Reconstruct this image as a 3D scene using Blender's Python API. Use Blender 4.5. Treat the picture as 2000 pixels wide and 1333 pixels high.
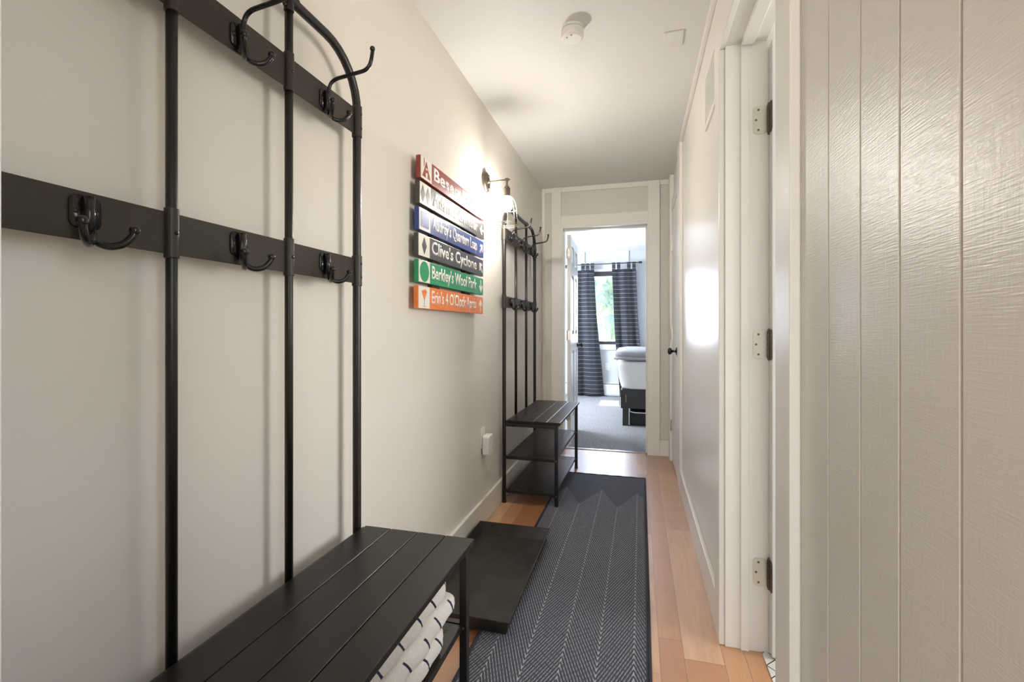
import bpy, bmesh, math, random
from mathutils import Vector, Matrix
random.seed(7)
PI = math.pi
for o in list(bpy.data.objects): bpy.data.objects.remove(o)
S = bpy.context.scene
C = S.collection

# ------------------------------------------------------------------ camera, world, sun, exposure
cam_d = bpy.data.cameras.new('camera'); cam = bpy.data.objects.new('camera', cam_d); C.objects.link(cam)
cam.location = (.837, 0, 1.166)
cam.rotation_euler = (PI/2, 0, .2621)
cam_d.sensor_width = 36; cam_d.lens = 912/2000*36; cam_d.shift_y = -.013; cam_d.clip_start = .02
S.camera = cam
S.view_settings.view_transform = 'Standard'; S.view_settings.look = 'None'
S.view_settings.exposure = 0.88; S.view_settings.gamma = 1.0; S.view_settings.use_curve_mapping = False
w = bpy.data.worlds.new('sky'); S.world = w; w.use_nodes = True
wn = w.node_tree; bgn = wn.nodes['Background']
sky = wn.nodes.new('ShaderNodeTexSky'); sky.sky_type = 'NISHITA'; sky.sun_disc = False
sky.sun_elevation = math.radians(61); sky.sun_rotation = math.radians(-8); sky.air_density = 1.0; sky.dust_density = 1.5
wn.links.new(sky.outputs[0], bgn.inputs[0]); bgn.inputs[1].default_value = .55

def light(name, kind, loc, energy, color, size=None, size_y=None, direction=None, radius=None, angle=None):
    d = bpy.data.lights.new(name, kind); d.energy = energy; d.color = color
    if kind == 'AREA':
        d.shape = 'RECTANGLE'; d.size = size; d.size_y = size_y
    if radius is not None: d.shadow_soft_size = radius
    if angle is not None: d.angle = angle
    o = bpy.data.objects.new(name, d); C.objects.link(o); o.location = loc
    if direction is not None:
        o.rotation_euler = Vector(direction).to_track_quat('-Z', 'Y').to_euler()
    return o
# sun falling steeply through the bedroom window
light('sun', 'SUN', (0, 12, 8), 9.0, (1, .96, .9), direction=(.14, -1, -1.8), angle=.01)
# area lights just outside each window; side, entry and rear windows are added
light('daylight_bedroom_window', 'AREA', (.25, 8.42, 1.5), 85, (.72, .80, 1), 1.1, 1.2, direction=(0, -1, -.15))
light('fill_bedroom_side_window', 'AREA', (-1.75, 6.4, 1.5), 130, (.80, .88, 1), 1.5, 1.2, direction=(1, 0, -.05))  # bedroom fill at a made-up, unseen side window
light('added_entry_window_light', 'AREA', (1.36, .06, 1.5), 3.0, (1, .95, .88), .34, 1.1, direction=(-1, .35, 0))  # light at an added, unseen window, placed to suit the post shadows
light('fill_rear_window', 'AREA', (.55, -2.75, 1.5), 34, (1, .98, .96), 1.0, 1.2, direction=(0, 1, 0))  # hall fill at an added window behind the camera
light('daylight_bathroom_window', 'AREA', (3.3, 1.5, 1.5), 30, (1, .95, .88), 1.15, .9, direction=(-1, 0, 0))

# ------------------------------------------------------------------ helpers
def link(o): C.objects.link(o); return o
def obj(name, bm, mat, parent=None, smooth=False, bevel=0, seg=2, label=None, local=False):
    if parent is not None and not local:
        loc = wloc(parent)
        bmesh.ops.translate(bm, verts=bm.verts, vec=-loc)
    bmesh.ops.recalc_face_normals(bm, faces=bm.faces)
    me = bpy.data.meshes.new(name); bm.to_mesh(me); bm.free()
    if smooth:
        for p in me.polygons: p.use_smooth = True
    me.materials.append(mat)
    o = link(bpy.data.objects.new(name, me))
    if parent is not None: o.parent = parent
    if bevel:
        m = o.modifiers.new('bevel', 'BEVEL'); m.width = bevel; m.segments = seg; m.limit_method = 'ANGLE'; m.angle_limit = .7
    if label: o['label'] = label
    return o
def wloc(o):
    v = Vector((0, 0, 0))
    while o is not None: v += o.location; o = o.parent
    return v
def thing(name, label, cat, loc=(0, 0, 0), rz=0, group=None):
    o = link(bpy.data.objects.new(name, None)); o.location = loc; o.rotation_euler = (0, 0, rz)
    o.empty_display_size = .1; o['label'] = label; o['category'] = cat
    if group: o['group'] = group
    return o
def tag(o, label, cat, group=None, kind=None):
    o['label'] = label; o['category'] = cat
    if group: o['group'] = group
    if kind: o['kind'] = kind
    return o
def struct(name, bm, mat, parent=None, **k):
    o = obj(name, bm, mat, parent, **k)
    if parent is None: o['kind'] = 'structure'
    return o
def B(*boxes):
    bm = bmesh.new()
    for b in boxes: box(bm, *b)
    return bm
def box(bm, x0, x1, y0, y1, z0, z1):
    v = [bm.verts.new(p) for p in [(x0,y0,z0),(x1,y0,z0),(x1,y1,z0),(x0,y1,z0),(x0,y0,z1),(x1,y0,z1),(x1,y1,z1),(x0,y1,z1)]]
    for f in [(0,3,2,1),(4,5,6,7),(0,1,5,4),(1,2,6,5),(2,3,7,6),(3,0,4,7)]: bm.faces.new([v[i] for i in f])
def arc_fillet(pts, r, n=6):
    """round every inner corner of a polyline"""
    pts = [Vector(p) for p in pts]; out = [pts[0]]
    for i in range(1, len(pts)-1):
        a, b, c = pts[i-1], pts[i], pts[i+1]
        d1 = (a-b); d2 = (c-b); rr = min(r, d1.length*.49, d2.length*.49)
        p1 = b+d1.normalized()*rr; p2 = b+d2.normalized()*rr
        for k in range(n+1):
            t = k/n; out.append(p1*(1-t)**2 + b*2*t*(1-t) + p2*t*t)
    out.append(pts[-1]); return out
def tube(bm, pts, r, seg=12, closed=False, radii=None):
    pts = [Vector(p) for p in pts]; n = len(pts); rings = []
    up = None
    for i, p in enumerate(pts):
        if closed: t = (pts[(i+1) % n]-pts[i-1])
        else: t = pts[min(i+1, n-1)]-pts[max(i-1, 0)]
        t.normalize()
        if up is None:
            up = Vector((0, 0, 1)) if abs(t.z) < .9 else Vector((1, 0, 0))
        side = t.cross(up); side.normalize(); up = side.cross(t); up.normalize()
        rad = radii[i] if radii else r
        rings.append([bm.verts.new(p+(side*math.cos(a)+up*math.sin(a))*rad) for a in [2*PI*k/seg for k in range(seg)]])
    m = n if closed else n-1
    for i in range(m):
        a, b = rings[i], rings[(i+1) % n]
        for k in range(seg): bm.faces.new((a[k], a[(k+1) % seg], b[(k+1) % seg], b[k]))
    if not closed:
        bm.faces.new(list(reversed(rings[0]))); bm.faces.new(rings[-1])
def ball(bm, c, r, u=12, v=8, sz=(1, 1, 1)):
    bmesh.ops.create_uvsphere(bm, u_segments=u, v_segments=v, radius=r, matrix=Matrix.Translation(c) @ Matrix.Diagonal((*sz, 1)))
def lathe(bm, prof, c=(0, 0, 0), axis='Z', seg=32):
    """prof: list of (radius, height)"""
    c = Vector(c); rings = []
    for r, h in prof:
        ring = []
        for k in range(seg):
            a = 2*PI*k/seg; x, y = math.cos(a)*r, math.sin(a)*r
            p = {'Z': (x, y, h), 'X': (h, x, y), 'Y': (y, h, x)}[axis]
            ring.append(bm.verts.new(c+Vector(p)))
        rings.append(ring)
    for a, b in zip(rings, rings[1:]):
        for k in range(seg): bm.faces.new((a[k], a[(k+1) % seg], b[(k+1) % seg], b[k]))
    bm.faces.new(list(reversed(rings[0]))); bm.faces.new(rings[-1])
def prism(bm, pts2, h0, h1, plane='YZ'):
    """extrude a 2D outline between h0 and h1 along the remaining axis"""
    def P(a, b, h): return {'YZ': (h, a, b), 'XZ': (a, h, b), 'XY': (a, b, h)}[plane]
    lo = [bm.verts.new(P(a, b, h0)) for a, b in pts2]; hi = [bm.verts.new(P(a, b, h1)) for a, b in pts2]
    bm.faces.new(lo); bm.faces.new(list(reversed(hi))); n = len(pts2)
    for i in range(n): bm.faces.new((lo[i], hi[i], hi[(i+1) % n], lo[(i+1) % n]))
def rrect(cx, cy, wx, wy, r, n=5):
    out = []
    for sx, sy, a0 in ((1, 1, 0), (-1, 1, PI/2), (-1, -1, PI), (1, -1, 1.5*PI)):
        for k in range(n+1):
            a = a0+PI/2*k/n; out.append((cx+sx*(wx/2-r)+math.cos(a)*r, cy+sy*(wy/2-r)+math.sin(a)*r))
    return out
def dup(root, loc, rz, label, group=None):
    def cp(o, par):
        c = o.copy(); C.objects.link(c)
        if par is not None: c.parent = par
        for ch in [x for x in bpy.data.objects if x.parent == o and x.name in C.objects]: cp(ch, c)
        return c
    r = cp(root, None); r.location = loc; r.rotation_euler = (0, 0, rz); r['label'] = label
    if group: r['group'] = group
    return r

# ------------------------------------------------------------------ materials
def mat(name, color, rough=.5, metal=0, coat=0, spec=None):
    m = bpy.data.materials.new(name); m.use_nodes = True
    b = m.node_tree.nodes['Principled BSDF']
    b.inputs['Base Color'].default_value = (*color, 1); b.inputs['Roughness'].default_value = rough
    b.inputs['Metallic'].default_value = metal
    if coat: b.inputs['Coat Weight'].default_value = coat; b.inputs['Coat Roughness'].default_value = .15
    if spec is not None: b.inputs['Specular IOR Level'].default_value = spec
    return m
class N:
    """tiny node builder"""
    def __init__(s, m): s.t = m.node_tree; s.b = s.t.nodes['Principled BSDF']; s.tc = s.t.nodes.new('ShaderNodeTexCoord')
    def node(s, typ, **k):
        n = s.t.nodes.new(typ)
        for a, v in k.items(): setattr(n, a, v)
        return n
    def L(s, a, b): s.t.links.new(a, b)
    def math(s, op, a, b=None, c=None):
        n = s.node('ShaderNodeMath', operation=op)
        for i, v in enumerate((a, b, c)):
            if v is None: continue
            if isinstance(v, (int, float)): n.inputs[i].default_value = v
            else: s.L(v, n.inputs[i])
        return n.outputs[0]
    def xyz(s, coord='Object'):
        n = s.node('ShaderNodeSeparateXYZ'); s.L(s.tc.outputs[coord], n.inputs[0]); return n.outputs
    def mapped(s, scale=(1, 1, 1), loc=(0, 0, 0), rot=(0, 0, 0), coord='Object'):
        n = s.node('ShaderNodeMapping'); s.L(s.tc.outputs[coord], n.inputs[0])
        n.inputs['Scale'].default_value = scale; n.inputs['Location'].default_value = loc; n.inputs['Rotation'].default_value = rot
        return n.outputs[0]
    def noise(s, vec, scale, detail=3, rough=.5, out=0):
        n = s.node('ShaderNodeTexNoise'); s.L(vec, n.inputs['Vector']); n.inputs['Scale'].default_value = scale
        n.inputs['Detail'].default_value = detail; n.inputs['Roughness'].default_value = rough; return n.outputs[out]
    def mix(s, fac, a, b, blend='MIX'):
        n = s.node('ShaderNodeMix', data_type='RGBA', blend_type=blend)
        if isinstance(fac, (int, float)): n.inputs[0].default_value = fac
        else: s.L(fac, n.inputs[0])
        for i, v in ((6, a), (7, b)):
            if isinstance(v, tuple): n.inputs[i].default_value = (*v, 1)
            else: s.L(v, n.inputs[i])
        return n.outputs[2]
    def ramp(s, v, a, b, lo=0., hi=1.):
        n = s.node('ShaderNodeMapRange'); s.L(v, n.inputs[0])
        for i, x in zip((1, 2, 3, 4), (a, b, lo, hi)): n.inputs[i].default_value = x
        return n.outputs[0]
    def bump(s, h, strength=.3, dist=.002):
        n = s.node('ShaderNodeBump'); n.inputs['Strength'].default_value = strength; n.inputs['Distance'].default_value = dist
        s.L(h, n.inputs['Height']); s.L(n.outputs[0], s.b.inputs['Normal'])
    def color(s, c): s.L(c, s.b.inputs['Base Color'])
def paint(name, color, rough=.5, bs=.15, scale=60, dist=.001, var=.03, smap=(1, 1, 1)):
    m = mat(name, color, rough); n = N(m)
    v = n.mapped(scale=smap)
    n.bump(n.noise(v, scale, 4), bs, dist)
    if var:
        d = tuple(c*(1-var) for c in color)
        n.color(n.mix(n.noise(n.tc.outputs['Object'], 1.7, 2), color, d))
    return m
M = {}
M['wall'] = paint('greige_wall_paint', (.74, .695, .62), .42, .25, 35, .0012)
M['ceiling'] = paint('ceiling_paint', (.72, .70, .66), .65, .2, 40, .001)
M['trim'] = paint('cream_trim_paint', (.77, .74, .68), .35, .12, 25, .001)
M['gloss'] = paint('glossy_cream_wall_paint', (.75, .715, .65), .31, .4, 12, .0020, smap=(1, 1, .3))
M['panel_wall'] = paint('far_wall_panel_paint', (.64, .60, .53), .45, .15, 25, .001)
M['bed_wall'] = paint('bedroom_wall_paint', (.60, .62, .63), .5, .15, 30, .001)
M['bed_trim'] = paint('bedroom_white_paint', (.80, .82, .83), .4, .1, 30, .001)
M['door'] = paint('white_door_paint', (.76, .76, .74), .3, .1, 30, .001)
M['black'] = paint('black_powder_coat', (.009, .008, .007), .36, .12, 400, .0003, var=0)
M['black_rail'] = paint('black_satin_steel', (.026, .019, .012), .46, .1, 500, .0003, var=0)
M['slat'] = paint('black_painted_slat', (.010, .0078, .0055), .34, .25, 160, .0003, var=0); M['slat'].node_tree.nodes['Principled BSDF'].inputs['Specular IOR Level'].default_value = .32
M['hook'] = paint('glossy_black_hook', (.010, .010, .011), .2, .02, 300, .0002, var=0)
M['rubber'] = mat('black_rubber', (.02, .02, .02), .7)
M['steel'] = mat('brushed_nickel', (.62, .57, .48), .32, 1)
M['dark_steel'] = mat('dark_pin_steel', (.16, .13, .10), .4, 1)
M['dark_leaf'] = mat('tarnished_hinge_leaf', (.09, .07, .05), .5, .6)
M['bronze'] = mat('aged_bronze', (.20, .17, .13), .35, 1)
M['wire'] = mat('bright_wire', (.16, .145, .12), .35, 1)
M['white_plastic'] = paint('white_plastic', (.78, .75, .70), .35, .05, 60, .0005, var=0)
M['dark_plastic'] = mat('dark_plastic', (.03, .03, .03), .5)
M['screw'] = mat('screw_head', (.35, .33, .30), .35, 1)

def wood_floor():
    m = mat('hardwood_planks', (.5, .3, .15), .3, coat=1); n = N(m)
    # planks run along Y, .0765 wide
    sw = n.node('ShaderNodeSeparateXYZ'); n.L(n.tc.outputs['Object'], sw.inputs[0])
    x = n.math('ADD', sw.outputs[0], -.914+.292*20); cyc = n.math('FLOOR', n.math('DIVIDE', x, .292)); xm = n.math('SUBTRACT', x, n.math('MULTIPLY', cyc, .292))
    row = n.math('ADD', n.math('MULTIPLY', cyc, 3), n.math('ADD', n.math('GREATER_THAN', xm, .083), n.math('GREATER_THAN', xm, .216)))
    rnd = n.node('ShaderNodeTexWhiteNoise', noise_dimensions='1D'); n.L(row, rnd.inputs['W'])
    y = n.math('ADD', sw.outputs[1], n.math('MULTIPLY', rnd.outputs['Value'], 5.3)); seg = n.math('FLOOR', n.math('DIVIDE', y, 1.1))
    cv = n.node('ShaderNodeCombineXYZ'); n.L(row, cv.inputs[0]); n.L(seg, cv.inputs[1])
    r2 = n.node('ShaderNodeTexWhiteNoise', noise_dimensions='3D'); n.L(cv.outputs[0], r2.inputs['Vector'])
    v = r2.outputs['Value']
    base = n.mix(n.ramp(v, .45, 1), n.mix(n.ramp(v, 0, .5), (.33, .130, .036), (.50, .225, .080)), (.68, .42, .24))
    off = n.node('ShaderNodeVectorMath', operation='MULTIPLY_ADD'); n.L(r2.outputs['Color'], off.inputs[0]); off.inputs[1].default_value = (9, 9, 9); n.L(n.tc.outputs['Object'], off.inputs[2])
    mp = n.node('ShaderNodeMapping'); n.L(off.outputs[0], mp.inputs[0]); mp.inputs['Scale'].default_value = (14, 1.1, 1)
    g = n.noise(mp.outputs[0], 5.5, 6, .62)
    mp2 = n.node('ShaderNodeMapping'); n.L(off.outputs[0], mp2.inputs[0]); mp2.inputs['Scale'].default_value = (3.5, .5, 1)
    wv = n.node('ShaderNodeTexWave', wave_type='RINGS'); n.L(mp2.outputs[0], wv.inputs['Vector']); wv.inputs['Scale'].default_value = 3.5; wv.inputs['Distortion'].default_value = 5; wv.inputs['Detail'].default_value = 3
    c = n.mix(n.ramp(g, .40, .80, 0, .40), base, (.36, .15, .045))
    c = n.mix(n.ramp(wv.outputs['Fac'], .7, 1, 0, .16), c, (.30, .12, .035))
    dd = lambda v: n.math('ABSOLUTE', n.math('SUBTRACT', xm, v)); fx = n.math('MINIMUM', n.math('MINIMUM', dd(0), dd(.083)), n.math('MINIMUM', dd(.216), dd(.292))); fy = n.math('PINGPONG', y, .55)
    seam = n.math('MINIMUM', fx, fy); sm = n.ramp(seam, .0004, .0014, 1, 0)
    c = n.mix(n.math('MULTIPLY', sm, .75), c, (.08, .03, .012))
    n.color(c); n.b.inputs['Coat Roughness'].default_value = .42; n.b.inputs['Coat IOR'].default_value = 2.0
    n.L(n.ramp(g, .3, .7, .29, .42), n.b.inputs['Roughness'])
    n.bump(n.math('SUBTRACT', n.math('MULTIPLY', g, .25), sm), .35, .0012)
    return m
M['wood'] = wood_floor()
def carpet():
    m = mat('grey_carpet', (.3, .3, .31), .95); n = N(m)
    a = n.noise(n.tc.outputs['Object'], 70, 3, .7); b = n.noise(n.tc.outputs['Object'], 4, 2)
    c = n.mix(n.ramp(a, .35, .65), (.14, .14, .145), (.42, .415, .41)); c = n.mix(n.ramp(b, .3, .7, 0, .25), c, (.18, .18, .19))
    n.color(c); n.bump(a, .9, .01); return m
M['carpet'] = carpet()
def rug_mat():
    m = mat('chevron_woven_rug', (.03, .03, .04), .85); n = N(m); n.b.inputs['Sheen Weight'].default_value = .32; n.b.inputs['Sheen Tint'].default_value = (.75, .82, 1, 1); n.b.inputs['Sheen Roughness'].default_value = .45; o = n.xyz()
    x, y = o[0], o[1]              # local: x across from left edge, y along (0 at far end, negative towards camera)
    P = .245
    tri = n.math('PINGPONG', n.math('ADD', x, -.087+P*4), P/2)      # 0 at peaks
    v = n.math('ADD', y, n.math('MULTIPLY', tri, 2.45))              # isolines are chevrons
    line = n.math('PINGPONG', n.math('ADD', v, 40.0), .014)          # 0 on line, .014 between
    ln = n.ramp(line, .0024, .0052, 1, 0)
    # stitches break the line
    st = n.math('PINGPONG', n.math('ADD', x, 3.0), .0042)
    wv = n.noise(n.mapped(scale=(1, 1, 1)), 160, 3, .7)
    brk = n.ramp(n.math('ADD', n.math('MULTIPLY', st, 110), n.math('MULTIPLY', wv, 1.2)), .58, .80)
    start = n.math('LESS_THAN', v, -.352)
    edge = n.math('MULTIPLY', n.math('GREATER_THAN', x, .02), n.math('LESS_THAN', x, .617))
    fac = n.math('MULTIPLY', n.math('MULTIPLY', ln, brk), n.math('MULTIPLY', start, edge))
    spine = n.math('MULTIPLY', n.ramp(n.math('MINIMUM', tri, n.math('SUBTRACT', P/2, tri)), .002, .0045, 1, 0), n.math('MULTIPLY', start, n.ramp(line, .006, .009, 1, 0)))
    fac = n.math('MAXIMUM', fac, n.math('MULTIPLY', spine, edge))
    weave = n.noise(n.mapped(scale=(1, 1, 1)), 260, 3, .8)
    base = n.mix(n.ramp(weave, .35, .7), (.008, .009, .013), (.040, .043, .060))
    n.color(n.mix(fac, base, (.42, .42, .42)))
    h = n.math('ADD', n.math('MULTIPLY', weave, .6), fac); n.bump(h, 1, .004)
    return m
M['rug'] = rug_mat()
M['rug_edge'] = paint('rug_binding', (.018, .018, .026), .85, .4, 220, .001, var=0)
def tray_mat():
    m = mat('black_textured_plastic', (.02, .018, .016), .42); n = N(m)
    a = n.noise(n.tc.outputs['Object'], 9, 4, .7); b = n.noise(n.tc.outputs['Object'], 180, 2)
    c = n.mix(n.ramp(a, .42, .75, 0, .8), (.019, .016, .012), (.055, .046, .036))
    c = n.mix(n.ramp(b, .72, .80, 0, .7), c, (.16, .14, .12))
    n.color(c); n.bump(b, .25, .0006); return m
M['tray'] = tray_mat()
def tile_mat():
    m = mat('patterned_floor_tile', (.7, .69, .66), .25); n = N(m)
    v = n.mapped(rot=(0, 0, .785))
    s = n.node('ShaderNodeSeparateXYZ'); n.L(v, s.inputs[0])
    a = n.math('PINGPONG', n.math('ADD', s.outputs[0], 9.03), .022); b = n.math('PINGPONG', n.math('ADD', s.outputs[1], 9.0), .033)
    l = n.ramp(n.math('MINIMUM', a, b), .0015, .0022, 1, 0)
    n.color(n.mix(l, (.70, .69, .65), (.02, .02, .02))); return m
M['tile'] = tile_mat()
def rough_sawn():
    m = mat('rough_sawn_painted_panel', (.62, .585, .52), .30); n = N(m)
    tc = n.tc.outputs['Object']
    def stretched(rot, sc, scale, det=3):
        return n.noise(n.mapped(scale=sc, rot=rot), scale, det, .6)
    a = stretched((.50, 0, 0), (1, 4, 70), 6.0)      # saw marks climbing away
    b = stretched((-.60, 0, 0), (1, 4, 70), 6.0)
    z = n.xyz()[2]
    f = n.ramp(z, 1.0, 1.35)
    mx = n.node('ShaderNodeMix'); n.L(f, mx.inputs[0]); n.L(b, mx.inputs[2]); n.L(a, mx.inputs[3])
    g = n.noise(n.mapped(scale=(1, 60, 12)), 3.0, 3, .6)
    d = n.noise(tc, 150, 2)
    h = n.math('ADD', n.math('MULTIPLY', mx.outputs[0], 1.1), n.math('ADD', n.math('MULTIPLY', g, .55), n.math('MULTIPLY', d, .18)))
    n.bump(h, .30, .0020); return m
M['sawn'] = rough_sawn()
def curtain_mat():
    m = mat('charcoal_striped_curtain', (.05, .06, .075), .8); n = N(m); z = n.xyz()[2]
    s = n.math('PINGPONG', n.math('ADD', z, 4.0), .035)
    l = n.ramp(s, .0020, .0034, 1, 0); n.b.inputs['Specular IOR Level'].default_value = .1
    wv = n.noise(n.tc.outputs['Object'], 300, 2)
    n.color(n.mix(n.math('MULTIPLY', l, .8), n.mix(wv, (.032, .034, .040), (.050, .053, .061)), (.32, .34, .36))); n.bump(wv, .3, .001)
    return m
M['curtain'] = curtain_mat()
def blanket_mat():
    m = mat('white_fleece_navy_dashes', (.74, .71, .65), .95); n = N(m); o = n.xyz()
    y, z, x = o[1], o[2], o[0]
    lay = n.math('FLOOR', n.math('DIVIDE', n.math('ADD', z, 0.0), .068))
    zz = n.math('SUBTRACT', z, n.math('MULTIPLY', lay, .068))
    yy = n.math('ADD', n.math('ADD', y, n.math('MULTIPLY', zz, .75)), n.math('ADD', n.math('MULTIPLY', lay, .031), 8.0))
    wob = n.noise(n.tc.outputs['Object'], 9, 1)
    s = n.math('PINGPONG', n.math('ADD', yy, n.math('MULTIPLY', wob, .03)), .041)
    l = n.ramp(s, .0032, .0042, 1, 0)
    dash = n.math('MULTIPLY', n.ramp(zz, .012, .014), n.ramp(zz, .060, .062, 1, 0))
    edge = n.math('MULTIPLY', l, dash)
    fz = n.noise(n.tc.outputs['Object'], 220, 4, .8)
    base = n.mix(n.ramp(fz, .3, .7), (.74, .71, .65), (.92, .89, .83))
    n.color(n.mix(edge, base, (.012, .02, .06))); n.bump(fz, .8, .004)
    return m
M['blanket'] = blanket_mat()
M['bedding'] = paint('white_bed_linen', (.86, .85, .84), .85, .5, 9, .012)
M['throw'] = paint('pale_grey_quilt', (.38, .38, .40), .9, .8, 14, .01)
M['bed_frame'] = paint('black_brown_bed_frame', (.022, .022, .024), .4, .1, 60, .0005, var=0)
M['bin'] = paint('black_fabric', (.02, .02, .022), .8, .4, 200, .001, var=0)
def emis(name, color, strength):
    m = mat(name, color, .4); b = m.node_tree.nodes['Principled BSDF']
    b.inputs['Emission Color'].default_value = (*color, 1); b.inputs['Emission Strength'].default_value = strength; return m
M['bulb'] = emis('glowing_bulb_glass', (1, .95, .89), 360)
M['dome'] = emis('fill_dome_glow', (1, .92, .82), 14)  # glow of the unseen ceiling lamp added as fill
def glass():
    m = mat('window_glass', (1, 1, 1), 0); b = m.node_tree.nodes['Principled BSDF']
    t = m.node_tree; tr = t.nodes.new('ShaderNodeBsdfTransparent'); gl = t.nodes.new('ShaderNodeBsdfGlossy'); gl.inputs['Roughness'].default_value = 0
    mx = t.nodes.new('ShaderNodeMixShader'); mx.inputs[0].default_value = .06
    t.links.new(tr.outputs[0], mx.inputs[1]); t.links.new(gl.outputs[0], mx.inputs[2])
    t.links.new(mx.outputs[0], t.nodes['Material Output'].inputs[0]); return m
M['glass'] = glass()
def leaf_mat():
    m = mat('tree_foliage', (.2, .35, .12), .7); n = N(m); a = n.noise(n.tc.outputs['Object'], 3, 5, .7)
    n.color(n.mix(a, (.26, .36, .26), (.58, .68, .56))); return m
M['leaf'] = leaf_mat(); M['bark'] = paint('bark', (.12, .08, .05), .9, .6, 8, .02); M['grass'] = paint('lawn', (.50, .52, .36), .95, .5, 6, .02)

# ------------------------------------------------------------------ the setting: hallway
WR, WRT = 1.147, 1.127      # right wall plane, face of its trims
CZ = 2.51
struct('floor_hall', B((-.055, 1.30, -2.6, 4.50, -.06, 0)), M['wood'])
struct('ceiling', B((-.055, WR, -2.6, 4.46, CZ, CZ+.08)), M['ceiling'])
struct('wall_left', B((-.17, -.055, -2.6, 4.46, 0, CZ+.08)), M['wall'])
struct('baseboard_left', B((-.055, -.037, .30, 4.44, 0, .15)), M['trim'], bevel=.004)
# thin pale casing end that closes the hall on the left beside the camera
struct('trim_1', B((-.055, .262, .20, .30, 0, CZ)), M['trim'], bevel=.004)
# right wall, near part: rough-sawn grooved panelling, with real grooves
gr = [.895, .779, .675, .5625]
while gr[-1] > .34: gr.append(gr[-1]-.11)
bm = bmesh.new(); top = 1.03; gw = .0030
for g in gr:
    box(bm, WR, WR+.012, g+gw, top, 0, CZ); top = g-gw
box(bm, WR, WR+.012, .33, top, 0, CZ)
box(bm, WR+.0045, WR+.11, .33, 1.03, 0, CZ)
struct('wall_right_near', bm, M['sawn'])
struct('wall_right_rear', B((WR, WR+.11, -2.6, -.12, 0, CZ), (WR, WR+.11, -.12, .33, 0, .9), (WR, WR+.11, -.12, .33, 2.1, CZ)), M['sawn'])
# narrow unseen window, added beside the camera to light the near wall
wf = struct('window_1', B((WR-.015, WR+.09, -.14, -.10, .88, 2.12), (WR-.015, WR+.09, .31, .35, .88, 2.12), (WR-.015, WR+.09, -.10, .31, .88, .92), (WR-.015, WR+.09, -.10, .31, 2.08, 2.12)), M['trim'], bevel=.003)
obj('pane', B((WR+.05, WR+.054, -.10, .31, .92, 2.08)), M['glass'], wf)
# back of the hall behind the camera, with an unseen window added for fill
struct('wall_rear', B((-.055, .05, -2.7, -2.6, 0, CZ), (1.05, WR+.11, -2.7, -2.6, 0, CZ), (.05, 1.05, -2.7, -2.6, 0, .9), (.05, 1.05, -2.7, -2.6, 2.1, CZ)), M['wall'])
wf = struct('window_2', B((.05, .09, -2.69, -2.59, .9, 2.1), (1.01, 1.05, -2.69, -2.59, .9, 2.1), (.09, 1.01, -2.69, -2.59, .9, .94), (.09, 1.01, -2.69, -2.59, 2.06, 2.1)), M['trim'])
obj('pane', B((.09, 1.01, -2.655, -2.65, .94, 2.06)), M['glass'], wf)
# bathroom doorway: opening Y 1.134-1.85, head 2.19
struct('wall_right_middle', B((WR, WR+.11, 1.03, 1.115, 0, CZ), (WR, WR+.11, 1.115, 1.87, 2.21, CZ), (WR, WR+.11, 1.87, 3.72, 0, CZ)), M['gloss'])
D3 = struct('trim_bathroom_doorway', B((WRT, WR, 1.032, 1.132, 0, 2.19)), M['trim'], bevel=.003)
obj('side_casing', B((WRT, WR, 1.858, 1.958, 0, 2.19)), M['trim'], D3, bevel=.003)
obj('head_casing', B((WRT, WR, 1.032, 1.958, 2.19, 2.285)), M['trim'], D3, bevel=.003)
obj('jamb', B((WR, 1.2885, 1.85, 1.87, 0, 2.21), (1.198, 1.226, 1.842, 1.85, 0, 2.196)), M['trim'], D3, bevel=.002)
obj('jamb', B((WR, 1.285, 1.115, 1.135, 0, 2.21), (1.198, 1.240, 1.135, 1.149, 0, 2.196)), M['trim'], D3, bevel=.002)
obj('head_jamb', B((WR, 1.285, 1.135, 1.85, 2.195, 2.21), (1.198, 1.240, 1.149, 1.836, 2.181, 2.195)), M['trim'], D3, bevel=.002)
obj('bathroom_casing', B((WR+.11, 1.312, 1.858, 1.95, 0, 2.28)), M['trim'], D3, bevel=.002)
# baseboard and crown of the right wall
struct('baseboard_right', B((WRT+.001, WR, 1.958, 3.50, 0, .15)), M['trim'], bevel=.004)
struct('trim_2', B((WRT, WR, 1.965, 3.50, CZ-.028, CZ)), M['trim'], bevel=.003)
struct('trim_3', B((WRT-.001, WR, 3.50, 3.72, 0, CZ-.001)), M['trim'], bevel=.003)
struct('trim_4', B((WRT-.016, WR, 4.31, 4.425, 0, CZ-.001)), M['trim'], bevel=.003)
struct('trim_5', B((WRT, WR, 3.72, 4.31, 2.18, 2.28)), M['trim'], bevel=.003)
struct('wall_right_far', B((WR, WR+.11, 3.72, 4.46, 2.20, CZ), (WR, WR+.11, 4.31, 4.46, 0, 2.2)), M['gloss'])
# bathroom behind the doorway
struct('floor_bathroom', B((1.268, 3.2, .6, 3.2, -.05, .003)), M['tile'])
struct('wall_bathroom', B((WR+.11, 3.2, 3.2, 3.28, 0, CZ), (WR+.11, 3.2, .52, .6, 0, CZ), (3.2, 3.28, .6, .9, 0, CZ), (3.2, 3.28, 2.1, 3.2, 0, CZ), (3.2, 3.28, .9, 2.1, 0, 1.05), (3.2, 3.28, .9, 2.1, 1.95, CZ)), M['bed_wall'])
struct('ceiling_bathroom', B((WR, 3.28, .52, 3.28, CZ, CZ+.08)), M['ceiling'])

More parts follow.
